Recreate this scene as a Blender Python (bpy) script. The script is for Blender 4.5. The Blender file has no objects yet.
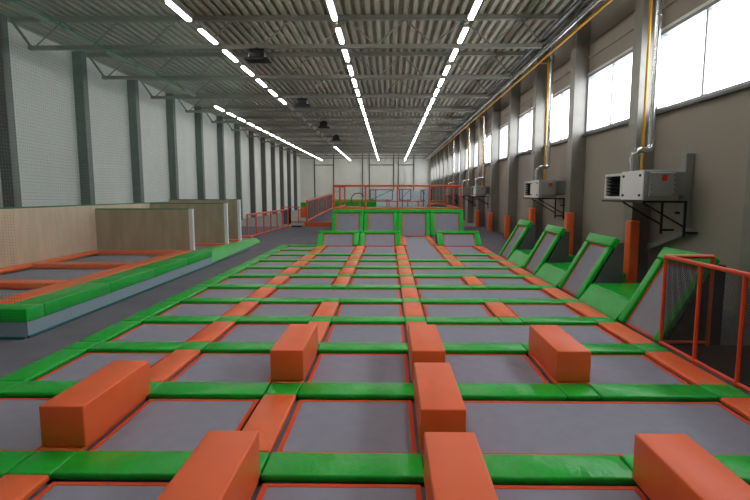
import bpy, bmesh, math, random
from mathutils import Vector, Matrix
random.seed(4)
S = bpy.context.scene
COL = S.collection
# ------------------------------------------------------------------ camera
F_PX, CAM_H = 500.0, 2.4
cam_d = bpy.data.cameras.new('camera'); cam = bpy.data.objects.new('camera', cam_d); COL.objects.link(cam)
cam_d.sensor_width = 36.0; cam_d.lens = 36.0 * F_PX / 750.0
cam_d.shift_x = -7.0 / 750.0
cam_d.clip_end = 300
cam.location = (0, 0, CAM_H)
cam.rotation_euler = (math.pi/2 - math.atan(56/F_PX), 0, math.atan(7/F_PX))
S.camera = cam
# ------------------------------------------------------------------ sky, exposure
w = bpy.data.worlds.new('sky'); S.world = w; w.use_nodes = True
bg = w.node_tree.nodes['Background']
bg.inputs['Color'].default_value = (0.90, 0.95, 1.0, 1); bg.inputs['Strength'].default_value = 5.5
TUBE = 16.0
S.view_settings.view_transform = 'Standard'; S.view_settings.look = 'None'
S.view_settings.gamma = 1; S.view_settings.use_curve_mapping = False
S.view_settings.exposure = 0.62
S.cycles.max_bounces = 8; S.cycles.diffuse_bounces = 5; S.cycles.transparent_max_bounces = 16
S.cycles.use_denoising = True
S.cycles.sample_clamp_indirect = 6.0

# ------------------------------------------------------------------ materials
def lin(c):
    return tuple(((v/255)/12.92 if v/255 <= .04045 else ((v/255+.055)/1.055)**2.4) for v in c)
def mat(name, rgb, rough=.6, metal=0.0, spec=.5, noise=0.0, nscale=6.0, bump=0.0, bscale=20.0, stretch=(1,1,1), emit=0.0, coat=0.0):
    m = bpy.data.materials.new(name); m.use_nodes = True
    nt = m.node_tree; b = nt.nodes['Principled BSDF']
    c = lin(rgb)
    b.inputs['Base Color'].default_value = (*c, 1)
    b.inputs['Roughness'].default_value = rough; b.inputs['Metallic'].default_value = metal
    b.inputs['Specular IOR Level'].default_value = spec
    b.inputs['Coat Weight'].default_value = coat
    tc = mp = None
    if noise or bump:
        tc = nt.nodes.new('ShaderNodeTexCoord'); mp = nt.nodes.new('ShaderNodeMapping')
        nt.links.new(tc.outputs['Object'], mp.inputs['Vector']); mp.inputs['Scale'].default_value = stretch
    if noise:
        n = nt.nodes.new('ShaderNodeTexNoise'); n.inputs['Scale'].default_value = nscale; n.inputs['Detail'].default_value = 5
        nt.links.new(mp.outputs[0], n.inputs['Vector'])
        r = nt.nodes.new('ShaderNodeValToRGB')
        r.color_ramp.elements[0].position = .3; r.color_ramp.elements[1].position = .7
        r.color_ramp.elements[0].color = (*[v*(1-noise) for v in c], 1); r.color_ramp.elements[1].color = (*[min(1, v*(1+noise)) for v in c], 1)
        nt.links.new(n.outputs['Fac'], r.inputs[0]); nt.links.new(r.outputs[0], b.inputs['Base Color'])
    if bump:
        n = nt.nodes.new('ShaderNodeTexNoise'); n.inputs['Scale'].default_value = bscale; n.inputs['Detail'].default_value = 3
        nt.links.new(mp.outputs[0], n.inputs['Vector'])
        bp = nt.nodes.new('ShaderNodeBump'); bp.inputs['Strength'].default_value = bump; bp.inputs['Distance'].default_value = .02
        nt.links.new(n.outputs['Fac'], bp.inputs['Height']); nt.links.new(bp.outputs[0], b.inputs['Normal'])
    if emit:
        b.inputs['Emission Color'].default_value = (*c, 1); b.inputs['Emission Strength'].default_value = emit
    return m
def net_mat(name, rgb, cell, width, diamond=False, rough=.7):
    m = bpy.data.materials.new(name); m.use_nodes = True; nt = m.node_tree; N = nt.nodes; L = nt.links
    b = N['Principled BSDF']; b.inputs['Base Color'].default_value = (*lin(rgb), 1); b.inputs['Roughness'].default_value = rough
    uv = N.new('ShaderNodeUVMap'); sp = N.new('ShaderNodeSeparateXYZ'); L.new(uv.outputs[0], sp.inputs[0])
    def ma(op, a, c=None):
        q = N.new('ShaderNodeMath'); q.operation = op
        if isinstance(a, (int, float)): q.inputs[0].default_value = a
        else: L.new(a, q.inputs[0])
        if c is not None:
            if isinstance(c, (int, float)): q.inputs[1].default_value = c
            else: L.new(c, q.inputs[1])
        return q.outputs[0]
    u, v = sp.outputs[0], sp.outputs[1]
    if diamond: u, v = ma('ADD', u, v), ma('SUBTRACT', u, v)
    a = ma('LESS_THAN', ma('FRACT', ma('DIVIDE', u, cell)), width/cell)
    c = ma('LESS_THAN', ma('FRACT', ma('DIVIDE', v, cell)), width/cell)
    L.new(ma('MAXIMUM', a, c), b.inputs['Alpha'])
    return m
G = mat('green vinyl', (6, 176, 48),   .32, spec=.4, noise=.10, nscale=3, bump=.6, bscale=9, stretch=(1, .55, 1))
O = mat('orange vinyl', (244, 108, 54), .40, spec=.45, noise=.06, nscale=4, bump=.22, bscale=7, stretch=(1, .6, 1))
OB = mat('orange block vinyl', (244, 104, 50), .42, spec=.45, noise=.05, nscale=2, bump=.12, bscale=5, stretch=(1, 1, 1))
BED = mat('grey trampoline fabric', (146, 144, 159), .7, spec=.25, noise=.05, nscale=5, bump=.08, bscale=180)
TAPE = mat('orange webbing', (225, 84, 44), .7, spec=.2)
CARPET = mat('dark grey carpet', (112, 110, 119), .9, spec=.1, noise=.10, nscale=1.2, bump=.1, bscale=120)
CONC = mat('pale concrete', (150, 147, 140), .6, noise=.08, nscale=1)
PIT = mat('dark pit concrete', (60, 60, 62), .9)
BLACKST = mat('black steel', (22, 22, 24), .5, metal=.3)
WALLF = mat('pale far wall panel', (206, 207, 200), .7, noise=.03, nscale=.6)
WALLR = mat('beige wall panel', (153, 144, 135), .7, noise=.03, nscale=.6)
WALLL = mat('white wall panel', (214, 216, 212), .7, noise=.03, nscale=.6)
STEELC = mat('dark grey painted steel', (92, 92, 90), .45, metal=.2, noise=.06, nscale=2)
CONCOL = mat('grey steel column', (136, 132, 126), .38, metal=.25, noise=.10, nscale=2.5)
DECK = mat('galvanised roof deck', (168, 164, 150), .6, metal=.1, noise=.10, nscale=1.5)
TRUSS = mat('grey truss paint', (134, 132, 124), .55, metal=.1)
RAIL = mat('orange painted steel', (226, 74, 34), .38)
DMESH = net_mat('black rail mesh', (26, 26, 28), .034, .0105, True)
NETT = net_mat('teal safety net', (112, 168, 150), .05, .0022)
NETW = net_mat('white wall net', (116, 124, 119), .10, .0045)
ROPEG = mat('green rope', (20, 120, 70), .7)
ROPET = mat('teal rope', (16, 92, 92), .7)
WOOD = mat('pale plywood', (198, 176, 152), .6, noise=.10, nscale=4, stretch=(1, 1, .25))
WOOD2 = mat('brown plywood', (168, 148, 122), .6, noise=.14, nscale=4, stretch=(1, 1, .2))
WHITE = mat('white plastic', (226, 227, 230), .45)
LGREY = mat('light grey sheet metal', (146, 147, 146), .45, metal=.2)
ZINC = mat('shiny zinc', (205, 206, 208), .22, metal=.95)
YEL = mat('yellow gas paint', (205, 150, 30), .45)
BLK = mat('black plastic', (18, 18, 20), .4)
ALU = mat('pale aluminium', (150, 152, 155), .4, metal=.4)
REDST = mat('red sticker', (205, 50, 36), .5)
GRIDM = mat('dark grey grid paint', (112, 108, 122), .8)
FLOORD = mat('black floor sheet', (22, 22, 23), .8)
NAVY = mat('dark slate steel', (62, 66, 82), .5, metal=.2)
SIDEB = mat('blue grey vinyl', (150, 166, 180), .5, bump=.1)
SKIRT = mat('charcoal vinyl', (84, 84, 88), .6)
BLACKV = mat('black vinyl', (14, 14, 15), .7, spec=.2)
TUBEON = mat('lit tube', (255, 253, 246), .5, emit=TUBE)
TUBEOFF = mat('unlit tube', (150, 150, 144), .4)
PALEB = mat('pale blue panel', (190, 205, 215), .5)
GLASS = bpy.data.materials.new('window glass'); GLASS.use_nodes = True
_n = GLASS.node_tree; _n.nodes.remove(_n.nodes['Principled BSDF'])
_t = _n.nodes.new('ShaderNodeBsdfTransparent'); _g = _n.nodes.new('ShaderNodeBsdfGlossy'); _g.inputs['Roughness'].default_value = .05
_m = _n.nodes.new('ShaderNodeMixShader'); _m.inputs[0].default_value = .07
_n.links.new(_t.outputs[0], _m.inputs[1]); _n.links.new(_g.outputs[0], _m.inputs[2]); _n.links.new(_m.outputs[0], _n.nodes['Material Output'].inputs[0])

# ------------------------------------------------------------------ mesh helpers
def box(bm, x0, x1, y0, y1, z0, z1, M=None):
    vs = [bm.verts.new((x, y, z)) for x in (x0, x1) for y in (y0, y1) for z in (z0, z1)]
    f = [(0,1,3,2),(4,6,7,5),(0,4,5,1),(2,3,7,6),(0,2,6,4),(1,5,7,3)]
    fs = [bm.faces.new([vs[i] for i in q]) for q in f]
    if M is not None: bmesh.ops.transform(bm, matrix=M, verts=vs)
    return vs
def rbox(bm, x0, x1, y0, y1, z0, z1, r=.015, seg=2, M=None):
    b2 = bmesh.new(); box(b2, x0, x1, y0, y1, z0, z1)
    bmesh.ops.bevel(b2, geom=b2.edges[:], offset=r, segments=seg, affect='EDGES', profile=.5)
    if M is not None: bmesh.ops.transform(b2, matrix=M, verts=b2.verts[:])
    tmp = bpy.data.meshes.new('t'); b2.to_mesh(tmp); bm.from_mesh(tmp); bpy.data.meshes.remove(tmp); b2.free()
def tube(bm, a, b, r, n=10):
    a = Vector(a); b = Vector(b); d = b-a
    q = d.to_track_quat('Z', 'Y').to_matrix().to_4x4()
    bmesh.ops.create_cone(bm, cap_ends=True, segments=n, radius1=r, radius2=r, depth=d.length, matrix=Matrix.Translation((a+b)/2) @ q)
def bar(bm, a, b, w=.05, h=None):
    a = Vector(a); b = Vector(b); d = b-a; h = h or w
    q = d.to_track_quat('Z', 'Y').to_matrix().to_4x4()
    box(bm, -w/2, w/2, -h/2, h/2, -d.length/2, d.length/2, Matrix.Translation((a+b)/2) @ q)
def prism(bm, pts2, axis, a0, a1):
    """polygon pts2 extruded along axis ('x': pts=(y,z); 'y': pts=(x,z))"""
    mk = (lambda p, a: (a, p[0], p[1])) if axis == 'x' else (lambda p, a: (p[0], a, p[1]))
    A = [bm.verts.new(mk(p, a0)) for p in pts2]; B = [bm.verts.new(mk(p, a1)) for p in pts2]
    n = len(pts2)
    bm.faces.new(A); bm.faces.new(B[::-1])
    for i in range(n): bm.faces.new((A[i], B[i], B[(i+1) % n], A[(i+1) % n]))
def finish(name, bm, m, parent=None, loc=None, smooth=False):
    bmesh.ops.recalc_face_normals(bm, faces=bm.faces[:])
    me = bpy.data.meshes.new(name); bm.to_mesh(me); bm.free(); me.materials.append(m)
    if smooth:
        for p in me.polygons: p.use_smooth = True
        try: me.set_sharp_from_angle(angle=math.radians(40))
        except Exception: pass
    o = bpy.data.objects.new(name, me); COL.objects.link(o)
    if parent: o.parent = parent
    if loc is not None: o.location = loc
    return o
def tag(o, label=None, cat=None, group=None, kind=None):
    if label: o['label'] = label
    if cat: o['category'] = cat
    if group: o['group'] = group
    if kind: o['kind'] = kind
    return o
def empty(name, loc, label, cat, group=None, rz=0):
    o = bpy.data.objects.new(name, None); o.empty_display_size = .1; COL.objects.link(o); o.location = loc; o.rotation_euler.z = rz
    return tag(o, label, cat, group)
KIDS = {}
def copy_tree(o, parent=None):
    c = o.copy(); COL.objects.link(c); c.parent = parent
    for ch in [k for k in COL.objects if k.parent == o]: copy_tree(ch, c)
    return c
def struct(name, bm, m, label=None):
    o = finish(name, bm, m); o['kind'] = 'structure'
    if label: o['label'] = label
    return o
MESH = {}
def inst(name, key, build, m, loc, parent=None, smooth=True):
    """a new object of its own; equal shapes share mesh data"""
    if key not in MESH:
        bm = bmesh.new(); build(bm); o = finish(name, bm, m, parent, loc, smooth); MESH[key] = o.data; return o
    o = bpy.data.objects.new(name, MESH[key]); COL.objects.link(o)
    if parent: o.parent = parent
    o.location = loc; return o
ORD = ['nearest', 'second', 'third', 'fourth', 'fifth', 'sixth', 'seventh', 'eighth', 'ninth', 'tenth', 'eleventh', 'twelfth', 'thirteenth', 'fourteenth', 'fifteenth', 'sixteenth', 'seventeenth', 'eighteenth', 'nineteenth', 'twentieth',
 'twenty-first','twenty-second','twenty-third','twenty-fourth','twenty-fifth','twenty-sixth','twenty-seventh','twenty-eighth','twenty-ninth','thirtieth','thirty-first','thirty-second','thirty-third','thirty-fourth']
LFT = ['first', 'second', 'third', 'fourth', 'fifth', 'sixth']

def nth(i, first):     # counted from the first one in view
    return ORD[i-first]+' one in view from the camera' if i >= first else '%s of those out of view' % ORD[i]
# ------------------------------------------------------------------ setting
XL, XR, YN, YF = -14.45, 7.18, -3.0, 82.0
ZF, ZC = -0.06, 8.9
COLS = [-4.92, -3.12, -1.31, 0.51, 2.34, 4.14]       # lengthwise pad lines
RY = [4.24 + 1.745*k for k in range(12)]               # cross rows
PW = .40
XW0, XW1 = COLS[0]-.2, COLS[5]+.21                    # court edges
YEND = 28.95
def fl(name, x0, x1, y0, y1, m, z=ZF):
    bm = bmesh.new(); box(bm, x0, x1, y0, y1, z-.05, z); return struct(name, bm, m)
bm = bmesh.new(); box(bm, XL-.2, XR+.2, YN-.2, YF+.2, -1.2, -1.0); struct('floor', bm, PIT)
bm = bmesh.new()
box(bm, XL, XW0, YN, 38.0, -.99, ZF); box(bm, XW1, XR, YN, 38.0, -.99, ZF); box(bm, XW0, COLS[1]-.21, RY[11]+.21, 38.0, -.99, ZF)
box(bm, COLS[1]-.21, XW1, YEND+.1, 38.0, -.99, ZF)
struct('floor_walkway', bm, CARPET)
bm = bmesh.new(); box(bm, XL, XR, 38.0, YF, -.99, ZF); struct('floor_far', bm, CONC)
bm = bmesh.new(); box(bm, 4.56, XR, YN, 8.0, ZF+.001, ZF+.012); struct('floor_side', bm, FLOORD)  # thin black sheet added over the carpet to darken this floor
# walls
bm = bmesh.new(); box(bm, XL-.25, XL, YN, YF, -1, 9.2)
for i in range(1, 9):
    pass
struct('wall_left', bm, WALLL)
bm = bmesh.new(); box(bm, XL-.25, XR+.25, YF, YF+.25, -1, 9.2); struct('wall_far', bm, WALLF)
bm = bmesh.new(); box(bm, XL-.25, XR+.25, YN-.25, YN, -1, 9.2); struct('wall_near', bm, WALLR)
YC = [14.1 + 4.8*k for k in range(-3, 15)]            # frame lines
WZ0, WZ1 = 4.55, 6.62
wins = [(y+.62, y+4.8-.26) for y in YC[:-1]]
bm = bmesh.new()
box(bm, XR, XR+.25, YN, YF, -1, WZ0); box(bm, XR, XR+.25, YN, YF, WZ1, 9.2)
edges = [YN] + [v for ww in wins for v in ww] + [YF]
for i in range(0, len(edges), 2): box(bm, XR, XR+.25, edges[i], edges[i+1], WZ0, WZ1)
struct('wall_right', bm, WALLR)
# joint strips above the windows and panel joints
for i, (z, t) in enumerate(((7.25, .10), (7.75, .05), (3.35, .018), (2.2, .018))):
    bm = bmesh.new(); box(bm, XR-(.05 if t > .03 else .006), XR, YN, YF, z-t/2, z+t/2); struct('trim_%d' % (i+1), bm, WALLR)
for i, (a, b) in enumerate(wins):
    bm = bmesh.new(); fw = .09
    x0, x1 = XR-.05, XR+.16
    box(bm, x0, x1, a, b, WZ0, WZ0+fw); box(bm, x0, x1, a, b, WZ1-fw, WZ1)
    box(bm, x0, x1, a, a+fw, WZ0, WZ1); box(bm, x0, x1, b-fw, b, WZ0, WZ1)
    box(bm, XR-.02, XR+.07, (a+b)/2-.035, (a+b)/2+.035, WZ0+fw, WZ1-fw)
    wo = struct('window_%d' % (i+1), bm, ALU)
    cs = bmesh.new(); cw = .07
    for q in ((a-cw, b+cw, WZ1, WZ1+cw), (a-cw, a, WZ0, WZ1), (b, b+cw, WZ0, WZ1)): box(cs, XR-.06, XR-.001, *q)
    finish('window_casing', cs, WHITE, wo)
    g = bmesh.new(); box(g, XR+.08, XR+.09, a+fw, b-fw, WZ0+fw, WZ1-fw); go = finish('glass_pane', g, GLASS, wo)
    s = bmesh.new(); box(s, XR-.14, XR+.02, a-.06, b+.06, WZ0-.06, WZ0-.001); finish('window_sill', s, STEELC, wo)
    if i < 1: continue
    ld = bpy.data.lights.new('window_portal', 'AREA'); ld.shape = 'RECTANGLE'; ld.size = b-a; ld.size_y = WZ1-WZ0
    ld.cycles.is_portal = True
    lo = bpy.data.objects.new('window_portal', ld); COL.objects.link(lo)
    lo.location = (XR+.2, (a+b)/2, (WZ0+WZ1)/2); lo.rotation_euler = (math.pi/2, 0, math.pi/2)
    # area light emits along -Z local; turn to face -X
    lo.rotation_euler = Vector((1, 0, 0)).to_track_quat('Z', 'Y').to_euler()
# ceiling: trapezoid deck, ribs running lengthwise
bm = bmesh.new(); p = .34; x = XL; prof = []
while x < XR:
    prof += [(x, ZC), (x+.15, ZC), (x+.18, ZC+.14), (x+.31, ZC+.14)]; x += p
prof.append((XR, ZC))
A = [bm.verts.new((q[0], YN, q[1])) for q in prof]; B = [bm.verts.new((q[0], YF, q[1])) for q in prof]
for i in range(len(prof)-1): bm.faces.new((A[i], A[i+1], B[i+1], B[i]))
box(bm, XL, XR, YN, YF, ZC+.2, ZC+.25)
struct('ceiling', bm, DECK)
# far wall joints / doorframe lines
bm = bmesh.new()
for x in (-12.1, -9.0, -5.2+.9, -3.2, .75, 1.5, 4.0):
    box(bm, x-.07, x+.07, YF-.12, YF, -.06, 8.9)
for x0, x1 in ((-12.1, -9.0), (-3.2, .75), (1.5, 4.0)): box(bm, x0, x1, YF-.08, YF, 7.0, 7.14)
struct('trim_9', bm, STEELC)

# ------------------------------------------------------------------ columns
def col_mesh(bm):     # H section, flange faces the hall
    box(bm, .0, .025, -.24, .24, ZF, 8.85); box(bm, .60, .625, -.24, .24, ZF, 8.85); box(bm, .025, .60, -.24, .24, ZF, 8.85)
for i, y in enumerate(YC):
    if y > 3:
        n = nth([q for q in YC if q > 3].index(y), 2)
        o = inst('steel_column', 'colr', lambda b: box(b, 0, .50, -.24, .24, ZF, 8.85), CONCOL, (XR-.502, y, 0), smooth=False)
        tag(o, 'grey steel column on the window wall, %s' % n, 'column', 'columns along the window wall')
YCL = [19.05 + 4.8*k for k in range(-2, 13)]
for i, y in enumerate(YCL):
    o = inst('steel_column', 'coll', lambda b: (box(b, 0, .44, -.16, .13, ZF, 8.85), box(b, .40, .47, -.2, .17, ZF, 8.85)), STEELC, (XL+.002, y-.3, 0), smooth=False)
    tag(o, 'dark grey steel column on the left wall, %s' % nth(i, 2), 'column', 'columns along the left wall')
# ------------------------------------------------------------------ roof trusses
YT = [19.15 + 4.8*k for k in range(-3, 13)]
def truss_first(y):
    t = empty('roof_truss', (0, y, 7.8), 'x', 'roof truss', 'roof trusses')
    b = bmesh.new(); box(b, XL+.45, XR-.45, -.09, .09, .93, 1.09); finish('top_chord', b, TRUSS, t)
    b = bmesh.new(); box(b, -13.4, 5.6, -.08, .08, -.07, .07); finish('bottom_chord', b, TRUSS, t)
    n = 9; dx = 19.0/n
    for i in range(n):
        xa = -13.4+.25 + i*dx
        for a, c in (((xa, .05), (xa+dx/2, .95)), ((xa+dx/2, .95), (xa+dx-(.2 if i == n-1 else 0), .05))):
            b = bmesh.new(); bar(b, (a[0], 0, a[1]), (c[0], 0, c[1]), .042); finish('brace', b, TRUSS, t)
    for a, c in (((-13.3, .0), (-13.95, .95)), ((5.5, .0), (6.65, .95))):
        b = bmesh.new(); bar(b, (a[0], 0, a[1]), (c[0], 0, c[1]), .08); finish('end_brace', b, TRUSS, t)
    return t
T0 = truss_first(YT[0])
for i, y in enumerate(YT):
    t = T0 if i == 0 else copy_tree(T0)
    t.location.y = y; t['label'] = 'grey lattice roof truss spanning the hall, %s' % nth(i, 3)
# ------------------------------------------------------------------ lights
LX = [-10.7, -6.2, -1.68, 2.5]
LNAME = ['far left', 'left', 'centre', 'right']
def light(x, y, on, ln, k):
    t = empty('ceiling_light', (x, y, 7.74), ('lit' if on else 'unlit')+' ceiling tube in the %s line, %s' % (ln, nth(k, 6)), 'ceiling light', 'ceiling lights in the %s line' % ln)
    inst('housing', 'lh', lambda b: (box(b, -.10, .10, -.80, .80, .03, .10)), LGREY, (0, 0, 0), t, False)
    def dif(b): rbox(b, -.07, .07, -.76, .76, -.03, .03, .02)
    inst('lamp_tube', 'lt%d' % on, dif, TUBEON if on else TUBEOFF, (0, 0, 0), t)
for li, x in enumerate(LX):
    for k in range(0, 34):
        y = .95 + 2.4*k
        on = True
        if li == 0 and y < 31: on = False
        if li == 1 and 31 < y < 57.5: on = False
        light(x, y, on, LNAME[li], k)
    # lighting rail
    b = bmesh.new(); box(b, x-.025, x+.025, -2.9, 81.5, 7.842, 7.865)
    tag(finish('lighting_rail', b, TRUSS), 'thin grey lighting rail above the %s line of ceiling lights' % LNAME[li], 'rail', 'lighting rails')
# destratification fans
def fan(y, n):
    t = empty('ceiling_fan_unit', (-4.88, y, 7.3), 'dark boxy fan unit hanging under the roof, %s from the camera' % n, 'fan unit', 'dark fan units under the roof')
    inst('housing', 'fh', lambda b: rbox(b, -.30, .30, -.28, .28, .10, .42, .04), BLK, (0, 0, 0), t)
    inst('outlet_louvre', 'fl', lambda b: [box(b, -.42, .42, yy, yy+.05, .02, .10) for yy in (-.3, -.18, -.06, .06, .18, .28)], BLK, (0, 0, 0), t, False)
    def ring(b): bmesh.ops.create_cone(b, cap_ends=True, segments=20, radius1=.2, radius2=.16, depth=.12, matrix=Matrix.Translation((0, 0, .48)))
    inst('motor', 'fm', ring, BLK, (0, 0, 0), t)
    inst('hanger', 'fr', lambda b: [tube(b, (sx*.25, 0, .4), (sx*.25, 0, 1.55), .015) for sx in (-1, 1)], TRUSS, (0, 0, 0), t)
for y, n in ((19.0, 'nearest'), (28.6, 'second'), (38.0, 'third'), (46.8, 'fourth')): fan(y+.25, n)
# ------------------------------------------------------------------ pipes under the roof, right side
b = bmesh.new(); tube(b, (5.80, YN+.05, 7.78), (5.80, 81.5, 7.78), .085, 14)
y = 0
while y < 80: tube(b, (5.80, y, 7.78), (5.80, y+.06, 7.78), .10, 14); y += 1.6
tag(finish('ventilation_pipe', b, ZINC, smooth=True), 'long shiny zinc pipe running lengthwise under the roof', 'pipe')
b = bmesh.new(); box(b, 5.48, 5.66, YN+.05, 81.5, 7.94, 8.0)
tag(finish('cable_tray', b, BLK), 'dark cable tray running beside the shiny roof pipe', 'cable tray')
b = bmesh.new(); tube(b, (6.10, YN+.05, 7.72), (6.10, 81.5, 7.72), .05, 12)
tag(finish('gas_pipe', b, YEL, smooth=True), 'yellow gas pipe running lengthwise below the shiny roof pipe', 'pipe')

# ------------------------------------------------------------------ heaters on the right wall
def heater_first(y0):
    t = empty('wall_heater', (0, y0, 0), 'x', 'heater', 'gas heaters on the window wall')
    X0, X1, z0, z1, L = 5.85, 6.55, 2.25, 2.95, 2.1
    b = bmesh.new(); rbox(b, X0+.01, X1, 0.0, 1.1, z0, z1, .01, 1); finish('body', b, LGREY, t)
    b = bmesh.new(); rbox(b, X0-.02, X0+.01, .02, 1.08, z0+.01, z1-.005, .008, 1); d = finish('access_door', b, WHITE, t)
    b = bmesh.new()
    for yy in (.14, .96):
        for zz in (z0+.12, z1-.12): tube(b, (X0-.05, yy, zz), (X0-.01, yy, zz), .03)
    finish('door_latch', b, BLK, d)
    b = bmesh.new()   # louvre section: open box frame
    a0, a1 = 1.14, L
    box(b, X0, X1, a0, a0+.06, z0+.03, z1-.03); box(b, X0, X1, a1-.06, a1, z0+.03, z1-.03)
    box(b, X0, X1, a0+.06, a1-.06, z0+.03, z0+.09); box(b, X0, X1, a0+.06, a1-.06, z1-.09, z1-.03)
    finish('outlet_frame', b, WHITE, t)
    b = bmesh.new(); box(b, X0+.14, X1-.01, a0+.06, a1-.06, z0+.09, z1-.09)
    for i in range(6):
        zz = z0+.14+i*.085
        box(b, 0, .11, a0+.07, a1-.07, -.006, .006, Matrix.Translation((X0+.02, 0, zz)) @ Matrix.Rotation(.4, 4, 'Y'))
    finish('louvre', b, BLACKV, t)
    b = bmesh.new(); rbox(b, X0+.10, X1-.02, -.07, -.001, z0+.09, z1-.06, .01, 1); cov = finish('burner_cover', b, LGREY, t)
    b = bmesh.new()
    for i in range(5):
        zz = z0+.14+i*.11; tube(b, (X1-.05, -.085, zz), (X1-.05, -.07, zz), .014); tube(b, (X0+.13+.0*i, -.085, zz), (X0+.13, -.07, zz), .010)
    finish('cover_screw', b, BLK, cov)
    b = bmesh.new(); box(b, X1-.34, X1-.22, -.078, -.071, z1-.25, z1-.12); finish('warning_sticker', b, REDST, cov)
    b = bmesh.new(); box(b, X1, 7.0, .25, .95, z0+.12, z1-.04); finish('air_inlet', b, LGREY, t)
    # bracket
    b = bmesh.new()
    for yy in (.06, 1.05):
        bar(b, (X0-.02, yy, z0-.03), (6.88, yy, z0-.03), .045); bar(b, (6.86, yy, z0-.01), (6.86, yy, z0-.85), .045)
        bar(b, (X0+.02, yy, z0-.05), (6.86, yy, z0-.62), .035)
    bar(b, (X0, -.02, z0-.03), (X0, L+.1, z0-.03), .045); bar(b, (6.7, -.02, z0-.03), (6.7, L, z0-.03), .045)
    finish('support_bracket', b, BLACKST, t)
    b = bmesh.new(); bar(b, (6.88, .5, z0-.3), (7.175, .5, z0-.3), .05); bar(b, (6.88, 1.05, z0-.75), (7.175, 1.05, z0-.75), .05); bar(b, (6.88, .06, z0-.75), (7.175, .06, z0-.75), .05); finish('wall_spacer', b, BLACKST, t)
    # flue
    b = bmesh.new(); fx, fy = 6.0, .85
    tube(b, (fx, fy, z1-.01), (fx, fy, z1+.28), .085, 14); tube(b, (fx, fy, z1+.24), (fx, fy, z1+.34), .10, 14)
    pts = [(fx, fy, z1+.30), (fx, fy, z1+.42), (fx+.06, fy+.02, z1+.50), (fx+.14, fy+.04, z1+.53), (6.40, fy+.2, z1+.53), (6.5, fy+.25, z1+.57), (6.53, fy+.28, z1+.66), (6.53, fy+.28, 8.6)]
    for q, r in zip(pts, pts[1:]):
        tube(b, q, r, .075, 14)
        bmesh.ops.create_icosphere(b, subdivisions=2, radius=.075, matrix=Matrix.Translation(r)) if r[2] < 4 else None
    zz = 4.0
    while zz < 8.4: tube(b, (6.53, fy+.28, zz), (6.53, fy+.28, zz+.05), .086, 14); zz += .9
    finish('flue_pipe', b, ZINC, t, smooth=True)
    b = bmesh.new(); gy = fy+.62
    tube(b, (6.50, gy, z1-.35), (6.50, gy, 7.70), .035, 10); tube(b, (6.50, gy, 7.70), (6.12, gy, 7.72), .035, 10); tube(b, (6.50, gy, z1-.35), (6.53, gy, z1-.6), .03)
    finish('gas_drop_pipe', b, YEL, t, smooth=True)
    return t
H0 = heater_first(11.65)
for i, (y, l) in enumerate(((11.65, 'nearest, with its red sticker in plain view'), (19.75, 'second from the camera, beyond the nearest'), (33.9, 'third from the camera'), (40.2, 'fourth from the camera'), (50.0, 'fifth and farthest from the camera'))):
    t = H0 if i == 0 else copy_tree(H0)
    t.location.y = y; t['label'] = 'white box heater on a black wall bracket, ' + l
b = bmesh.new(); rbox(b, 6.98, 7.17, 12.0, 12.25, 1.62, 3.35, .01, 1)
tag(finish('trunking_box', b, LGREY), 'tall narrow grey trunking box on the wall beside the nearest heater', 'trunking')
b = bmesh.new(); bar(b, (7.02, 11.75, 1.56), (7.02, 13.45, .98), .10, .12); box(b, 6.96, 7.17, 11.75, 11.85, 1.48, 1.6); box(b, 6.96, 7.17, 13.4, 13.5, .92, 1.08)
tag(finish('slanted_channel', b, LGREY), 'slanted grey metal channel on the wall below the nearest heater', 'channel')

# ------------------------------------------------------------------ main trampoline court
TH = .07
def padmesh(w_, l_):
    def f(b): rbox(b, -w_/2, w_/2, -l_/2, l_/2, -TH, 0, .022, 3)
    return f
def jit(): return random.uniform(-.004, .004)
def pad(kind, m, w_, l_, x, y, label, group):
    o = inst(kind, (kind, m.name, round(w_, 2), round(l_, 2)), padmesh(w_, l_), m, (x+jit(), y+jit(), jit()))
    o.rotation_euler = (0, 0, random.uniform(-.004, .004))
    return tag(o, label, 'padding', group)
def row_exists(k, c):      # bar of row k in the bay between line c and c+1
    if k <= 8: return True
    if k == 9: return c <= 2 or c == 4
    return c == 0
GP = 'green padded bars across the court'; GC = 'small green pads at the crossings'; GO = 'orange padded strips along the court'; GL = 'green padded strips along the left edge'
for k, y in enumerate(RY):
    for c in range(5):
        if row_exists(k, c):
            x0, x1 = COLS[c]+PW/2, COLS[c+1]-PW/2
            pad('padded_bar', G, x1-x0-.008, PW, (x0+x1)/2, y, 'green padded bar in the %s cross row, %s from the left' % (ORD[k], LFT[c]), GP)
    for c in range(6):
        if (c > 0 and row_exists(k, c-1)) or (c < 5 and row_exists(k, c)):
            pad('crossing_pad', G, PW-.008, PW, COLS[c], y, 'small green crossing pad in the %s cross row, %s from the left' % (ORD[k], LFT[c]), GC)
def strip_exists(c, k):    # lengthwise strip of line c between row k and k+1 (k=-1: before the first row)
    if c == 2 and k == 4: return False
    if c == 4 and k in (0, 2, 4, 6): return False
    return True
for c in range(6):
    for k in range(-1, 11):
        if not strip_exists(c, k): continue
        y0 = (RY[k] if k >= 0 else 2.4)+PW/2; y1 = RY[k+1]-PW/2
        # where no cross row interrupts the line the strip runs through
        if k >= 0 and not (row_exists(k, max(c-1, 0)) or row_exists(k, min(c, 4))): y0 -= PW
        wh = 'before the nearest cross row' if k < 0 else 'behind the %s cross row' % ORD[k]
        pad('padded_strip', G if c == 0 else O, PW-.008, y1-y0-.008, COLS[c], (y0+y1)/2,
            '%s padded strip, %s lengthwise line from the left, %s' % ('green' if c == 0 else 'orange', LFT[c], wh), GL if c == 0 else GO)
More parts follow.
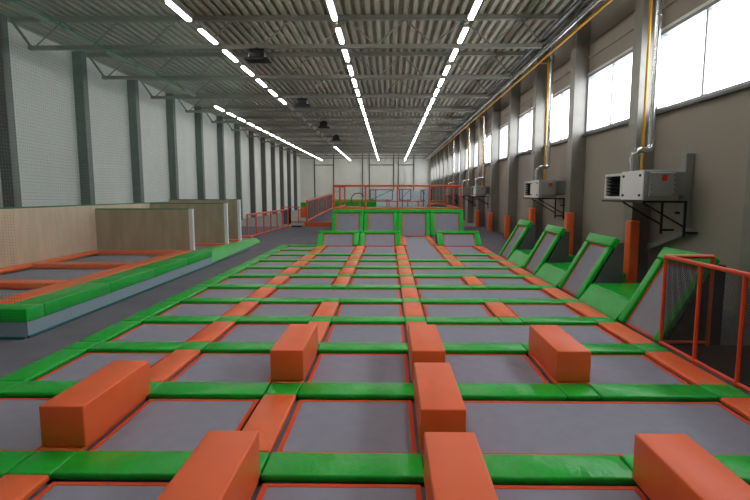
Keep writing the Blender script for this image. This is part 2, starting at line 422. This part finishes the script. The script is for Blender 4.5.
# the two lines that flank the long middle bed up to the rear ramps
for c, nm, sx, sw in ((3, 'left', .73, .28), (4, 'right', 2.19, .26)):
    ya = RY[11]+PW/2
    for j in range(3):
        L_ = (YEND-ya)/3
        pad('padded_strip', O, sw, L_-.008, sx, ya+L_*(j+.5), 'orange padded strip on the %s of the long middle bed, %s of its rear strips' % (nm, ['first', 'second', 'third'][j]), GO)
# steel frame under the pads
b = bmesh.new()
for k, y in enumerate(RY):
    for c in range(5):
        if row_exists(k, c): box(b, COLS[c]-.24, COLS[c+1]+.24, y-.24, y+.24, -TH-.09, -TH-.005)
for c in range(6):
    for k in range(-1, 11):
        if strip_exists(c, k): box(b, COLS[c]-.24, COLS[c]+.24, 2.4 if k < 0 else RY[k]+.24, RY[k+1]-.24, -TH-.09, -TH-.005)
    for y in [2.6] + RY: box(b, COLS[c]-.04, COLS[c]+.04, y-.04, y+.04, -1.0, -TH-.09)
for c in (3, 4): box(b, COLS[c]-.24, COLS[c]+.24, RY[11], YEND, -TH-.09, -TH-.005)
tag(finish('support_grid', b, GRIDM), 'black steel frame under the green and orange pads of the main court', 'frame')
# beds
def bed(x0, x1, y0, y1, label, z=-.055):
    cx, cy = (x0+x1)/2, (y0+y1)/2; hw, hl = (x1-x0)/2, (y1-y0)/2; tw = .048
    key = (round(hw, 2), round(hl, 2))
    o = inst('trampoline_bed', ('bed',)+key, lambda b: box(b, -hw+tw, hw-tw, -hl+tw, hl-tw, -.012, 0), BED, (cx, cy, z), smooth=False)
    def ring(b):
        for a in ((-hw, hw, -hl, -hl+tw), (-hw, hw, hl-tw, hl), (-hw, -hw+tw, -hl+tw, hl-tw), (hw-tw, hw, -hl+tw, hl-tw)): box(b, *a, -.014, .004)
    inst('border_webbing', ('tape',)+key, ring, TAPE, (0, 0, 0), o, False)
    return tag(o, label, 'trampoline', 'grey trampoline beds of the main court')
GAP = .04
def cellrow(k):
    y0 = (RY[k] if k >= 0 else 2.4)+PW/2+GAP; y1 = RY[k+1]-PW/2-GAP
    spans = []; c = 0
    while c < 5:
        e = c+1
        while e < 5 and not strip_exists(e, k): e += 1
        spans.append((c, e)); c = e
    return y0, y1, spans
for k in range(-1, 8):
    y0, y1, spans = cellrow(k)
    for j, (c, e) in enumerate(spans):
        bed(COLS[c]+PW/2+GAP, COLS[e]-PW/2-GAP, y0, y1, 'grey trampoline bed %s, %s from the left' % ('before the nearest cross row' if k < 0 else 'behind the %s cross row' % ORD[k], LFT[j]))
def cell(c, y0, y1, label): bed(COLS[c]+PW/2+GAP, COLS[c+1]-PW/2-GAP, y0+PW/2+GAP, y1-PW/2-GAP, label)
for k in (8, 9, 10): cell(0, RY[k], RY[k+1], 'small grey trampoline bed behind the %s cross row at the left edge' % ORD[k])
for c, n in ((1, 'left'), (2, 'middle'), (4, 'right')):
    cell(c, RY[8], RY[9], 'grey trampoline bed behind the ninth cross row on the %s' % n)
    bed(COLS[c]+PW/2+GAP, COLS[c+1]-PW/2-GAP, RY[9]+PW/2+GAP, RY[11]-.02, 'long grey trampoline bed at the foot of the %s low ramp' % n)
bed(COLS[3]+PW/2+GAP, COLS[4]-PW/2-GAP, RY[8]+PW/2+GAP, YEND-.02, 'very long grey middle bed running up to the tall rear ramps')
# orange foam blocks
def block(c, k, label, dy=0, dx=0):
    y0 = (RY[k] if k >= 0 else 2.4)+PW/2+.01; y1 = RY[k+1]-PW/2-.02
    def f(b): rbox(b, -.215, .215, -(y1-y0)/2, (y1-y0)/2, 0, .41, .018, 3)
    o = inst('foam_block', ('blk', round(y1-y0, 2)), f, OB, (COLS[c]+dx, (y0+y1)/2+dy, .005 if strip_exists(c, k) else -.08))
    tag(o, label, 'foam block', 'orange foam blocks on the main court')
block(1, 0, 'orange foam block at the left side of the court, leftmost block', dx=.03, dy=.02)
block(2, -1, 'orange foam block cut by the bottom edge, left of the centre line')
block(2, 1, 'orange foam block just left of the centre line, standing behind a green cross bar')
block(3, -1, 'orange foam block on the centre line, nearest of the three in line')
block(3, 0, 'orange foam block on the centre line, middle of the three in line')
block(3, 1, 'orange foam block on the centre line, farthest of the three in line')
block(4, 1, 'orange foam block right of the centre, standing among the grey beds', dx=.02)
block(4, -1, 'orange foam block at the bottom right corner of the view', dx=-.07)

# ------------------------------------------------------------------ ramps (tilted framed beds)
def ramp(origin, U, V, width, length, label, group, sp=.21, tp=.25, wedge=None, wedge_axis='x', wm=SKIRT, caps=True):
    """origin = middle of the base edge, U along the base, V up the slope"""
    U = Vector(U).normalized(); V = Vector(V).normalized(); N = U.cross(V)
    if N.z < 0: N = -N
    t = empty('padded_ramp', origin, label, 'ramp', group)
    M = Matrix((U, V, N)).transposed().to_4x4()
    h = width/2
    b = bmesh.new(); box(b, -h+sp+.03, h-sp-.03, .0, length-tp-.03, -.09, -.075, M); bd = finish('jumping_bed', b, BED, t)
    b = bmesh.new(); q = sp; y1 = length-tp
    for a in ((-h+q, -h+q+.04, 0, y1), (h-q-.04, h-q, 0, y1), (-h+q, h-q, y1-.04, y1), (-h+q, h-q, 0, .04)): box(b, *a, -.09, -.068, M)
    finish('border_webbing', b, TAPE, bd)
    b = bmesh.new(); rbox(b, -h, -h+sp, .0, length-tp-.006, -.09, 0, .025, 3, M); finish('side_pad', b, G, t, smooth=True)
    b = bmesh.new(); rbox(b, h-sp, h, .0, length-tp-.006, -.09, 0, .025, 3, M); finish('side_pad', b, G, t, smooth=True)
    b = bmesh.new(); rbox(b, -h, h, length-tp, length, -.14, .01, .035, 3, M); finish('top_pad', b, G, t, smooth=True)
    if wedge:
        b = bmesh.new(); prism(b, wedge, wedge_axis, -h+.005, h-.005); finish('wedge_base', b, wm, t)
    return t
GR = 'sloped framed beds along the window wall'
for i, k in enumerate((2, 4, 6, 8)):
    y0, y1 = RY[k]+.26, RY[k+1]+.04
    wedge = [(.05, -.05), (.14, -.05), (.86, 1.28), (.95, 1.34), (1.95, 1.34), (1.95, -.06), (.05, -.06)]
    if i == 0: wedge = [(.14, -.05), (.86, 1.26), (1.0, 1.26), (1.0, -.06)]
    else: wedge = [(.14, -.05), (.86, 1.28), (1.0, 1.28), (1.0, -.06)]
    t = ramp((4.40, (y0+y1)/2, 0), (0, -1, 0), (.80, 0, 1.40), y1-y0-.02, 1.63,
             'steep green framed grey sloped bed at the window wall, %s from the camera' % ORD[i], GR, wedge=wedge, wedge_axis='y', wm=BLACKV if i == 0 else SKIRT)
for i, k in enumerate((3, 5, 7)):
    y0, y1 = RY[k]+.05, RY[k+1]+.25
    b = bmesh.new(); prism(b, [(4.37, -.05), (4.68, .36), (6.2, .36), (6.2, -.05)], 'y', -(y1-y0)/2, (y1-y0)/2)
    bmesh.ops.bevel(b, geom=b.edges[:], offset=.03, segments=2, affect='EDGES')
    bmesh.ops.translate(b, verts=b.verts[:], vec=(-4.4, 0, 0))
    o = finish('slanted_pad', b, G, loc=(4.4, (y0+y1)/2, 0))
    tag(o, 'low green slanted pad filling the gap behind the %s steep bed' % ['nearest', 'second', 'third'][i], 'padding', 'green slanted pads between the steep beds')
# low rear ramps
GRL = 'low rear ramps'; GRH = 'tall rear ramps'
wl = [(.08, -.06), (.12, -.05), (1.03, .42), (1.6, .42), (1.6, -.06)]
for xa, xb, n in ((-3.47, -1.45, 'left of the pair'), (-1.45, .57, 'right of the pair'), (2.33, 4.42, 'standing alone on the right')):
    ramp(((xa+xb)/2, RY[11]+.21, 0), (1, 0, 0), (0, 1.0, .60), xb-xa-.02, 1.18, 'low green framed ramp with grey bed at the court end, ' + n, GRL, tp=.2, sp=.27, wedge=wl)
wh = [(.12, -.05), (.90, 1.38), (1.04, 1.38), (1.04, -.05)]
TX = [-3.37, -1.49, .52, 2.42, 4.38]
for c in range(4):
    x0, x1 = TX[c], TX[c+1]
    ramp(((x0+x1)/2, YEND, 0), (1, 0, 0), (0, .84, 1.53), x1-x0-.02, 1.75, 'tall green framed ramp with grey bed below the orange railing, %s from the left' % LFT[c], GRH, sp=.25, wedge=wh)
for c in (1, 2, 4):
    bed(COLS[c]+PW/2+GAP, COLS[c+1]-PW/2-GAP, 25.3, YEND-.05, 'grey bed in the hollow between the low and tall rear ramps, bay %s' % LFT[c])
# rear platform with railing
PX0, PX1, PY0, PY1, PZ = TX[0], TX[4], 30.02, 37.3, 1.47
b = bmesh.new(); box(b, PX0, PX1, PY0, PY1, ZF, PZ)
tag(finish('raised_platform', b, SKIRT), 'raised grey platform behind the tall rear ramps', 'platform')
def railing(name, pts, zb, h, label, group=None, nposts=None, mesh=None, r=.04, low=.08, gap=1.8, base=None):
    """pts = plan polyline of (x,y,z of the foot)"""
    o0 = Vector(pts[0]); t = empty(name, o0, label, 'railing', group)
    P_ = [Vector(p)-o0 for p in pts]
    b = bmesh.new()
    for a, c in zip(P_, P_[1:]): tube(b, a+Vector((0, 0, h)), c+Vector((0, 0, h)), r)
    finish('top_rail', b, RAIL, t, smooth=True)
    b = bmesh.new()
    for a, c in zip(P_, P_[1:]): tube(b, a+Vector((0, 0, low)), c+Vector((0, 0, low)), r*.9)
    finish('bottom_rail', b, RAIL, t, smooth=True)
    for si, (a, c) in enumerate(zip(P_, P_[1:])):
        n = max(1, round((c-a).length/(gap[si] if isinstance(gap, tuple) else gap)))
        for i in range(n+1):
            if i == 0 and si > 0: continue
            q = a+(c-a)*i/n; b = bmesh.new(); tube(b, q, q+Vector((0, 0, h)), r*.95); finish('post', b, RAIL, t, smooth=True)
        if mesh:
            b = bmesh.new(); uv = b.loops.layers.uv.new('UVMap'); L_ = (c-a).length
            vs = [b.verts.new(a+Vector((0, 0, low))), b.verts.new(c+Vector((0, 0, low))), b.verts.new(c+Vector((0, 0, h))), b.verts.new(a+Vector((0, 0, h)))]
            f = b.faces.new(vs)
            for lp, u in zip(f.loops, ((0, 0), (L_, 0), (L_, h-low), (0, h-low))): lp[uv].uv = u
            me = bpy.data.meshes.new('mesh_infill'); b.to_mesh(me); b.free(); me.materials.append(mesh)
            mo = bpy.data.objects.new('mesh_infill', me); COL.objects.link(mo); mo.parent = t
    return t
railing('safety_railing', [(PX0+.1, PY1-.1, PZ), (PX0+.06, PY0+.1, PZ), (PX1-.06, PY0+.1, PZ), (PX1-.1, PY1-.1, PZ)], 0, 1.42, 'orange railing around the raised platform above the tall ramps', r=.055, gap=(3.6, 1.9, 3.6), mesh=net_mat('thin rail mesh', (60, 55, 55), .05, .003, True))
# near right railing with mesh
railing('safety_railing', [(5.12, 7.90, -.02), (4.38, 7.90, -.02), (4.38, .8, -.02)], 0, 1.44, 'orange railing with black mesh at the near right edge', r=.032, low=.05, mesh=DMESH, gap=.86)
b = bmesh.new(); rbox(b, 5.0, 5.5, 5.6, 6.3, ZF, 1.05, .03, 2)
tag(finish('equipment_case', b, BLACKV), 'black box standing behind the near right mesh railing', 'box')
# left walkway rail
railing('safety_railing', [(-7.85, 27.6, ZF), (-7.6, 37.6, ZF)], 0, 1.32, 'orange railing with mesh beside the walkway, between court and left wall', r=.05, mesh=net_mat('grey rail mesh', (120, 120, 122), .05, .010, True))
railing('safety_railing', [(-9.2, 43, ZF), (-6.4, 43, ZF)], 0, 1.35, 'far thin orange gate rail behind the left walkway railing', r=.035)
# low deck with railing left of the platform
b = bmesh.new(); prism(b, [(38.2, ZF), (38.2, .26), (56, .8), (56, ZF)], 'x', -6.4, -3.6)
tag(finish('entry_ramp', b, CARPET), 'low grey ramp deck left of the raised platform', 'ramp')
b = bmesh.new(); rbox(b, -6.45, -3.58, 38.0, 38.19, ZF, .28, .03, 2)
tag(finish('kick_pad', b, O), 'orange padded step at the front of the grey ramp deck', 'padding')
railing('safety_railing', [(-6.3, 38.4, .28), (-6.3, 55.5, .78)], 0, 1.6, 'orange railing with dark mesh along the grey ramp deck', r=.07, gap=5.8, mesh=net_mat('dark red rail mesh', (58, 30, 24), .05, .034, True))
b = bmesh.new(); rbox(b, -7.25, -6.5, 37.0, 37.9, ZF+.005, .06, .02, 2)
tag(finish('rubber_mat', b, BLK), 'small black mat on the floor beside the orange step', 'mat')
t = empty('padded_post', (-8.9, 53, ZF), 'orange padded post with green top by the far left wall', 'padding')
b = bmesh.new(); rbox(b, -.45, .45, -.3, .3, 0, 1.0, .04, 2); finish('lower_pad', b, O, t)
b = bmesh.new(); rbox(b, -.42, .25, -.28, .28, 1.0, 1.6, .04, 2); finish('upper_pad', b, G, t)
b = bmesh.new(); rbox(b, -8.8, -8.2, 41.0, 41.8, ZF, 1.15, .03, 2)  # dark box added where only a dark recess lies
tag(finish('recess_box', b, BLACKV), 'dark box standing in for a recess behind the end of the walkway railing', 'recess')

# ------------------------------------------------------------------ far things seen over the platform
b = bmesh.new(); rbox(b, -6.5, -1.5, 60, 60.3, ZF, 1.75, .04, 2); tag(finish('green_wall_padding', b, G), 'low green padded wall far behind the platform railing, left half', 'padding')
railing('safety_railing', [(-6.6, 56.5, ZF), (6.6, 56.5, ZF)], 0, 1.65, 'far orange railing seen through the platform railing', r=.06, gap=3.3, low=.7)
def stand(x, w_, z0, z1, y, label, flip=1):
    t = empty('metal_frame_stand', (x, y, ZF), label, 'frame', 'dark metal frames beyond the platform')
    b = bmesh.new()
    for a, c in (((-w_/2, 0, z0), (w_/2, 0, z0)), ((-w_/2, 0, z1), (w_/2, 0, z1)), ((-w_/2, 0, z0), (-w_/2, 0, z1)), ((w_/2, 0, z0), (w_/2, 0, z1))): bar(b, a, c, .09)
    finish('frame', b, NAVY, t)
    b = bmesh.new(); bar(b, (-flip*w_/2, 0, z0), (flip*w_/2, 0, z1), .06); finish('diagonal_brace', b, NAVY, t)
    b = bmesh.new(); bar(b, (-w_*.25, .1, 0), (-w_*.25, .1, z1), .1); bar(b, (w_*.25, .1, 0), (w_*.25, .1, z0+.1), .1); finish('leg', b, NAVY, t)
stand(-.9, 2.6, 1.75, 2.95, 59, 'dark thin rectangular frame left of the middle railing post')
stand(1.85, 1.3, 1.75, 3.0, 58, 'dark thin frame with a diagonal just right of the middle railing post')
stand(4.3, 1.2, 1.75, 2.9, 58.5, 'dark thin frame with a diagonal near the right railing posts', -1)
def hoopring(x, y, z, r, label):
    b = bmesh.new(); pr = None
    for i in range(25):
        a = math.pi*.15 + i/24*math.pi*1.2; q = Vector((r*math.cos(a), 0, z+r*math.sin(a)))
        if pr is not None: tube(b, pr, q, .05, 6)
        pr = q
    tube(b, (0, 0, 0), (0, 0, z-r), .05, 8)
    tag(finish('curved_bar', b, NAVY, loc=(x, y, ZF)), label, 'bar')
hoopring(-3.4, 55, 1.8, .75, 'dark curved bar beyond the platform railing, left of the frames')
b = bmesh.new(); rbox(b, -2.6, 1.4, 53, 54, ZF, 1.05, .08, 2); tag(finish('low_bench_pad', b, BLACKV), 'long dark low padded bench beyond the platform', 'bench')
b = bmesh.new(); rbox(b, -5.0, -3.4, 57, 58, ZF, 1.0, .08, 2); tag(finish('low_bench_pad', b, O), 'short red orange low pad beyond the left of the platform', 'bench')
t = empty('padded_tunnel', (6.0, 52, ZF), 'dark padded block with curved orange top beyond the platform, far right', 'padding')
b = bmesh.new(); rbox(b, -2.0, .55, -1, 1, 0, 1.3, .05, 2); finish('body', b, BLACKV, t)
b = bmesh.new()
prev = None
for i in range(9):
    u = i/8; q = Vector((-2.0+2.6*u, -1.02, 1.34+.22*math.sin(u*math.pi)*(1-u*.3)-.25*u*u))
    if prev is not None: tube(b, prev, q, .1, 8)
    prev = q
finish('top_roll', b, O, t, smooth=True)
b = bmesh.new(); box(b, 3.95, 4.35, 55, 55.3, ZF, 3.2); tag(finish('white_panel', b, PALEB), 'tall narrow pale blue and white panel beyond the right railing posts', 'panel')
b = bmesh.new(); box(b, -2.2, 6.9, YF-.3, YF-.13, ZF, 2.9); tag(finish('pale_partition', b, PALEB), 'pale blue partition along the far wall', 'partition')

# ------------------------------------------------------------------ orange post pads on right columns
for i, (y, h) in enumerate(((13.66, 1.68), (18.46, 1.72), (23.26, 1.76), (28.06, 1.2), (32.86, 1.2), (37.66, 1.2))):
    b = bmesh.new(); rbox(b, -.13, .13, -.15, .17, 0, h-ZF, .03, 3)
    o = finish('column_pad', b, O, loc=(6.62, y, ZF), smooth=True)
    tag(o, 'upright orange pad on the window wall column, %s from the camera' % ORD[i], 'padding', 'orange upright pads on the columns')

# ------------------------------------------------------------------ left court
CZ = .45
LXI, LXO = -10.3, -6.2
b = bmesh.new(); box(b, LXI, LXO-.03, 8.33, 17.35, ZF, CZ-.25); box(b, -9.98, -7.36, 8.78, 17.3, CZ-.26, CZ-.16)
tag(finish('court_base', b, SIDEB), 'blue grey skirted base of the small left court', 'platform')
def lpad(x0, x1, y0, y1, m, label, z0=CZ-.1, z1=CZ):
    b = bmesh.new(); cx, cy = (x0+x1)/2, (y0+y1)/2
    rbox(b, x0-cx, x1-cx, y0-cy, y1-cy, z0-z1, 0, .025, 3)
    tag(finish('padded_strip', b, m, loc=(cx, cy, z1), smooth=True), label, 'padding', 'pads of the small left court')
for j in range(4):
    a, c = 8.75+j*2.15, 8.75+(j+1)*2.15-.008
    lpad(-6.78, LXO, a, c, G, 'thick green edge pad of the left court, %s along its walkway side' % ORD[j], CZ-.24)
lpad(LXI, LXO, 8.3, 8.742, G, 'thick green pad across the near end of the left court', CZ-.24)
ys = [8.75, 10.75, 11.2, 13.75, 14.2, 16.95, 17.35]
lpad(-7.32, -6.79, 8.76, 17.34, O, 'long flat orange pad of the left court next to its green edge')
lpad(LXI, -10.02, 8.76, 17.34, O, 'long orange pad of the left court along the plywood wall')
for j, (a, c) in enumerate(((10.75, 11.2), (13.75, 14.2), (16.95, 17.34))):
    lpad(-10.01, -7.33, a+.004, c-.004, O, 'orange cross pad of the left court, %s from the camera' % ORD[j], CZ-.14)
for j, (a, c) in enumerate(((8.75, 10.75), (11.2, 13.75), (14.2, 16.95))):
    b = bmesh.new(); box(b, -9.97, -7.37, a+.04, c-.04, 0, .012)
    o = finish('trampoline_bed', b, BED, loc=(0, 0, CZ-.155)); tag(o, 'grey trampoline bed inside the netted left court, %s from the camera' % ORD[j], 'trampoline', 'beds of the left court')
# second, lower left court
b = bmesh.new(); box(b, LXI, -6.95, 17.56, 25.6, ZF, .2)
tag(finish('court_base', b, BED), 'grey low court floor between the plywood divider walls', 'platform')
b = bmesh.new()
A = [b.verts.new(q) for q in ((-6.94, 17.4, .40), (-6.6, 17.4, .40), (-6.32, 17.4, ZF), (-6.94, 17.4, ZF))]
B = [b.verts.new(q) for q in ((-6.94, 25.6, .14), (-6.8, 25.6, .14), (-6.6, 25.6, ZF), (-6.94, 25.6, ZF))]
b.faces.new(A); b.faces.new(B[::-1])
for i in range(4): b.faces.new((A[i], B[i], B[(i+1) % 4], A[(i+1) % 4]))
bmesh.ops.bevel(b, geom=b.edges[:], offset=.03, segments=2, affect='EDGES')
tag(finish('slanted_pad', b, G), 'long bright green slanted pad beyond the netted left court', 'padding')
for j, y in enumerate((21.2, 23.1, 25.2)): 
    b = bmesh.new(); rbox(b, LXI+.02, -6.96, y-.18, y+.14, .2, .30, .02, 2); tag(finish('padded_strip', b, O), 'orange cross pad at the plywood dividers of the rear left court, %s' % ORD[j], 'padding', 'cross pads of the rear left court')
# plywood walls
b = bmesh.new(); box(b, LXI-.06, LXI-.005, 8.3, 25.6, ZF, 2.0)
tag(finish('plywood_wall', b, WOOD), 'long pale plywood wall along the back of the left court', 'wall panel')
for j, (y, z0, z1, xo) in enumerate(((17.45, ZF, 1.86, -6.86), (21.5, .2, 1.98, -6.96), (23.4, .2, 2.12, -6.96))):
    t = empty('divider_wall', ((LXI+xo)/2, y, z0), 'brown plywood divider wall with white end post, %s from the camera' % ORD[j], 'divider wall', 'plywood dividers of the left courts')
    hw = (xo-LXI)/2
    b = bmesh.new(); box(b, -hw, hw-.14, -.04, .04, 0, z1-z0); finish('panel', b, WOOD2, t)
    b = bmesh.new(); rbox(b, hw-.14, hw, -.07, .07, 0, z1-z0+.02, .01, 2); finish('end_post', b, WHITE, t)
    b = bmesh.new(); tube(b, (-hw, 0, z1-z0+.02), (hw-.14, 0, z1-z0+.02), .02); finish('top_rope', b, ROPEG, t, smooth=True)
# nets
def net(name, p0, p1, z0, z1, m, label, ropes=(), sag=.03):
    p0 = Vector(p0); p1 = Vector(p1); L_ = (p1-p0).length; n = max(2, int(L_/.8)); mz = 8
    nrm = Vector((-(p1-p0).y, (p1-p0).x, 0)).normalized()
    b = bmesh.new(); uv = b.loops.layers.uv.new('UVMap'); grid = []
    for i in range(n+1):
        row = []
        for j in range(mz+1):
            u = i/n; v = j/mz
            q = p0+(p1-p0)*u+Vector((0, 0, z0+(z1-z0)*v))+nrm*sag*math.sin(u*L_*1.3)*math.sin(v*math.pi)
            row.append((b.verts.new(q-Vector((p0.x, p0.y, z0))), (u*L_, v*(z1-z0)+.03*math.sin(u*L_*.9))))
        grid.append(row)
    for i in range(n):
        for j in range(mz):
            c = [grid[i][j], grid[i+1][j], grid[i+1][j+1], grid[i][j+1]]
            f = b.faces.new([k[0] for k in c])
            for lp, k in zip(f.loops, c): lp[uv].uv = k[1]
    me = bpy.data.meshes.new(name); b.to_mesh(me); b.free(); me.materials.append(m)
    o = bpy.data.objects.new(name, me); COL.objects.link(o); o.location = (p0.x, p0.y, z0)
    tag(o, label, 'net')
    for rm, zz in ropes:
        b = bmesh.new(); tube(b, (0, 0, zz), p1-p0+Vector((0, 0, zz)), .022); finish('edge_rope', b, rm, o, smooth=True)
    return o
net('safety_net', (-6.16, 8.24, 0), (-6.16, 21.8, 0), ZF+.03, 7.7, NETT, 'tall teal safety net along the walkway side of the left court', ((ROPET, .0),))
net('safety_net', (-14.0, 8.19, 0), (-6.19, 8.19, 0), ZF+.03, 7.7, NETT, 'tall teal safety net across the near end of the left court', ((ROPET, .0),))
net('wall_net', (-10.33, 8.3, 0), (-10.33, 25.6, 0), 2.02, 7.7, NETW, 'white net hanging from the roof down to the plywood wall', ((ROPEG, .0), (ROPEG, 5.66)))
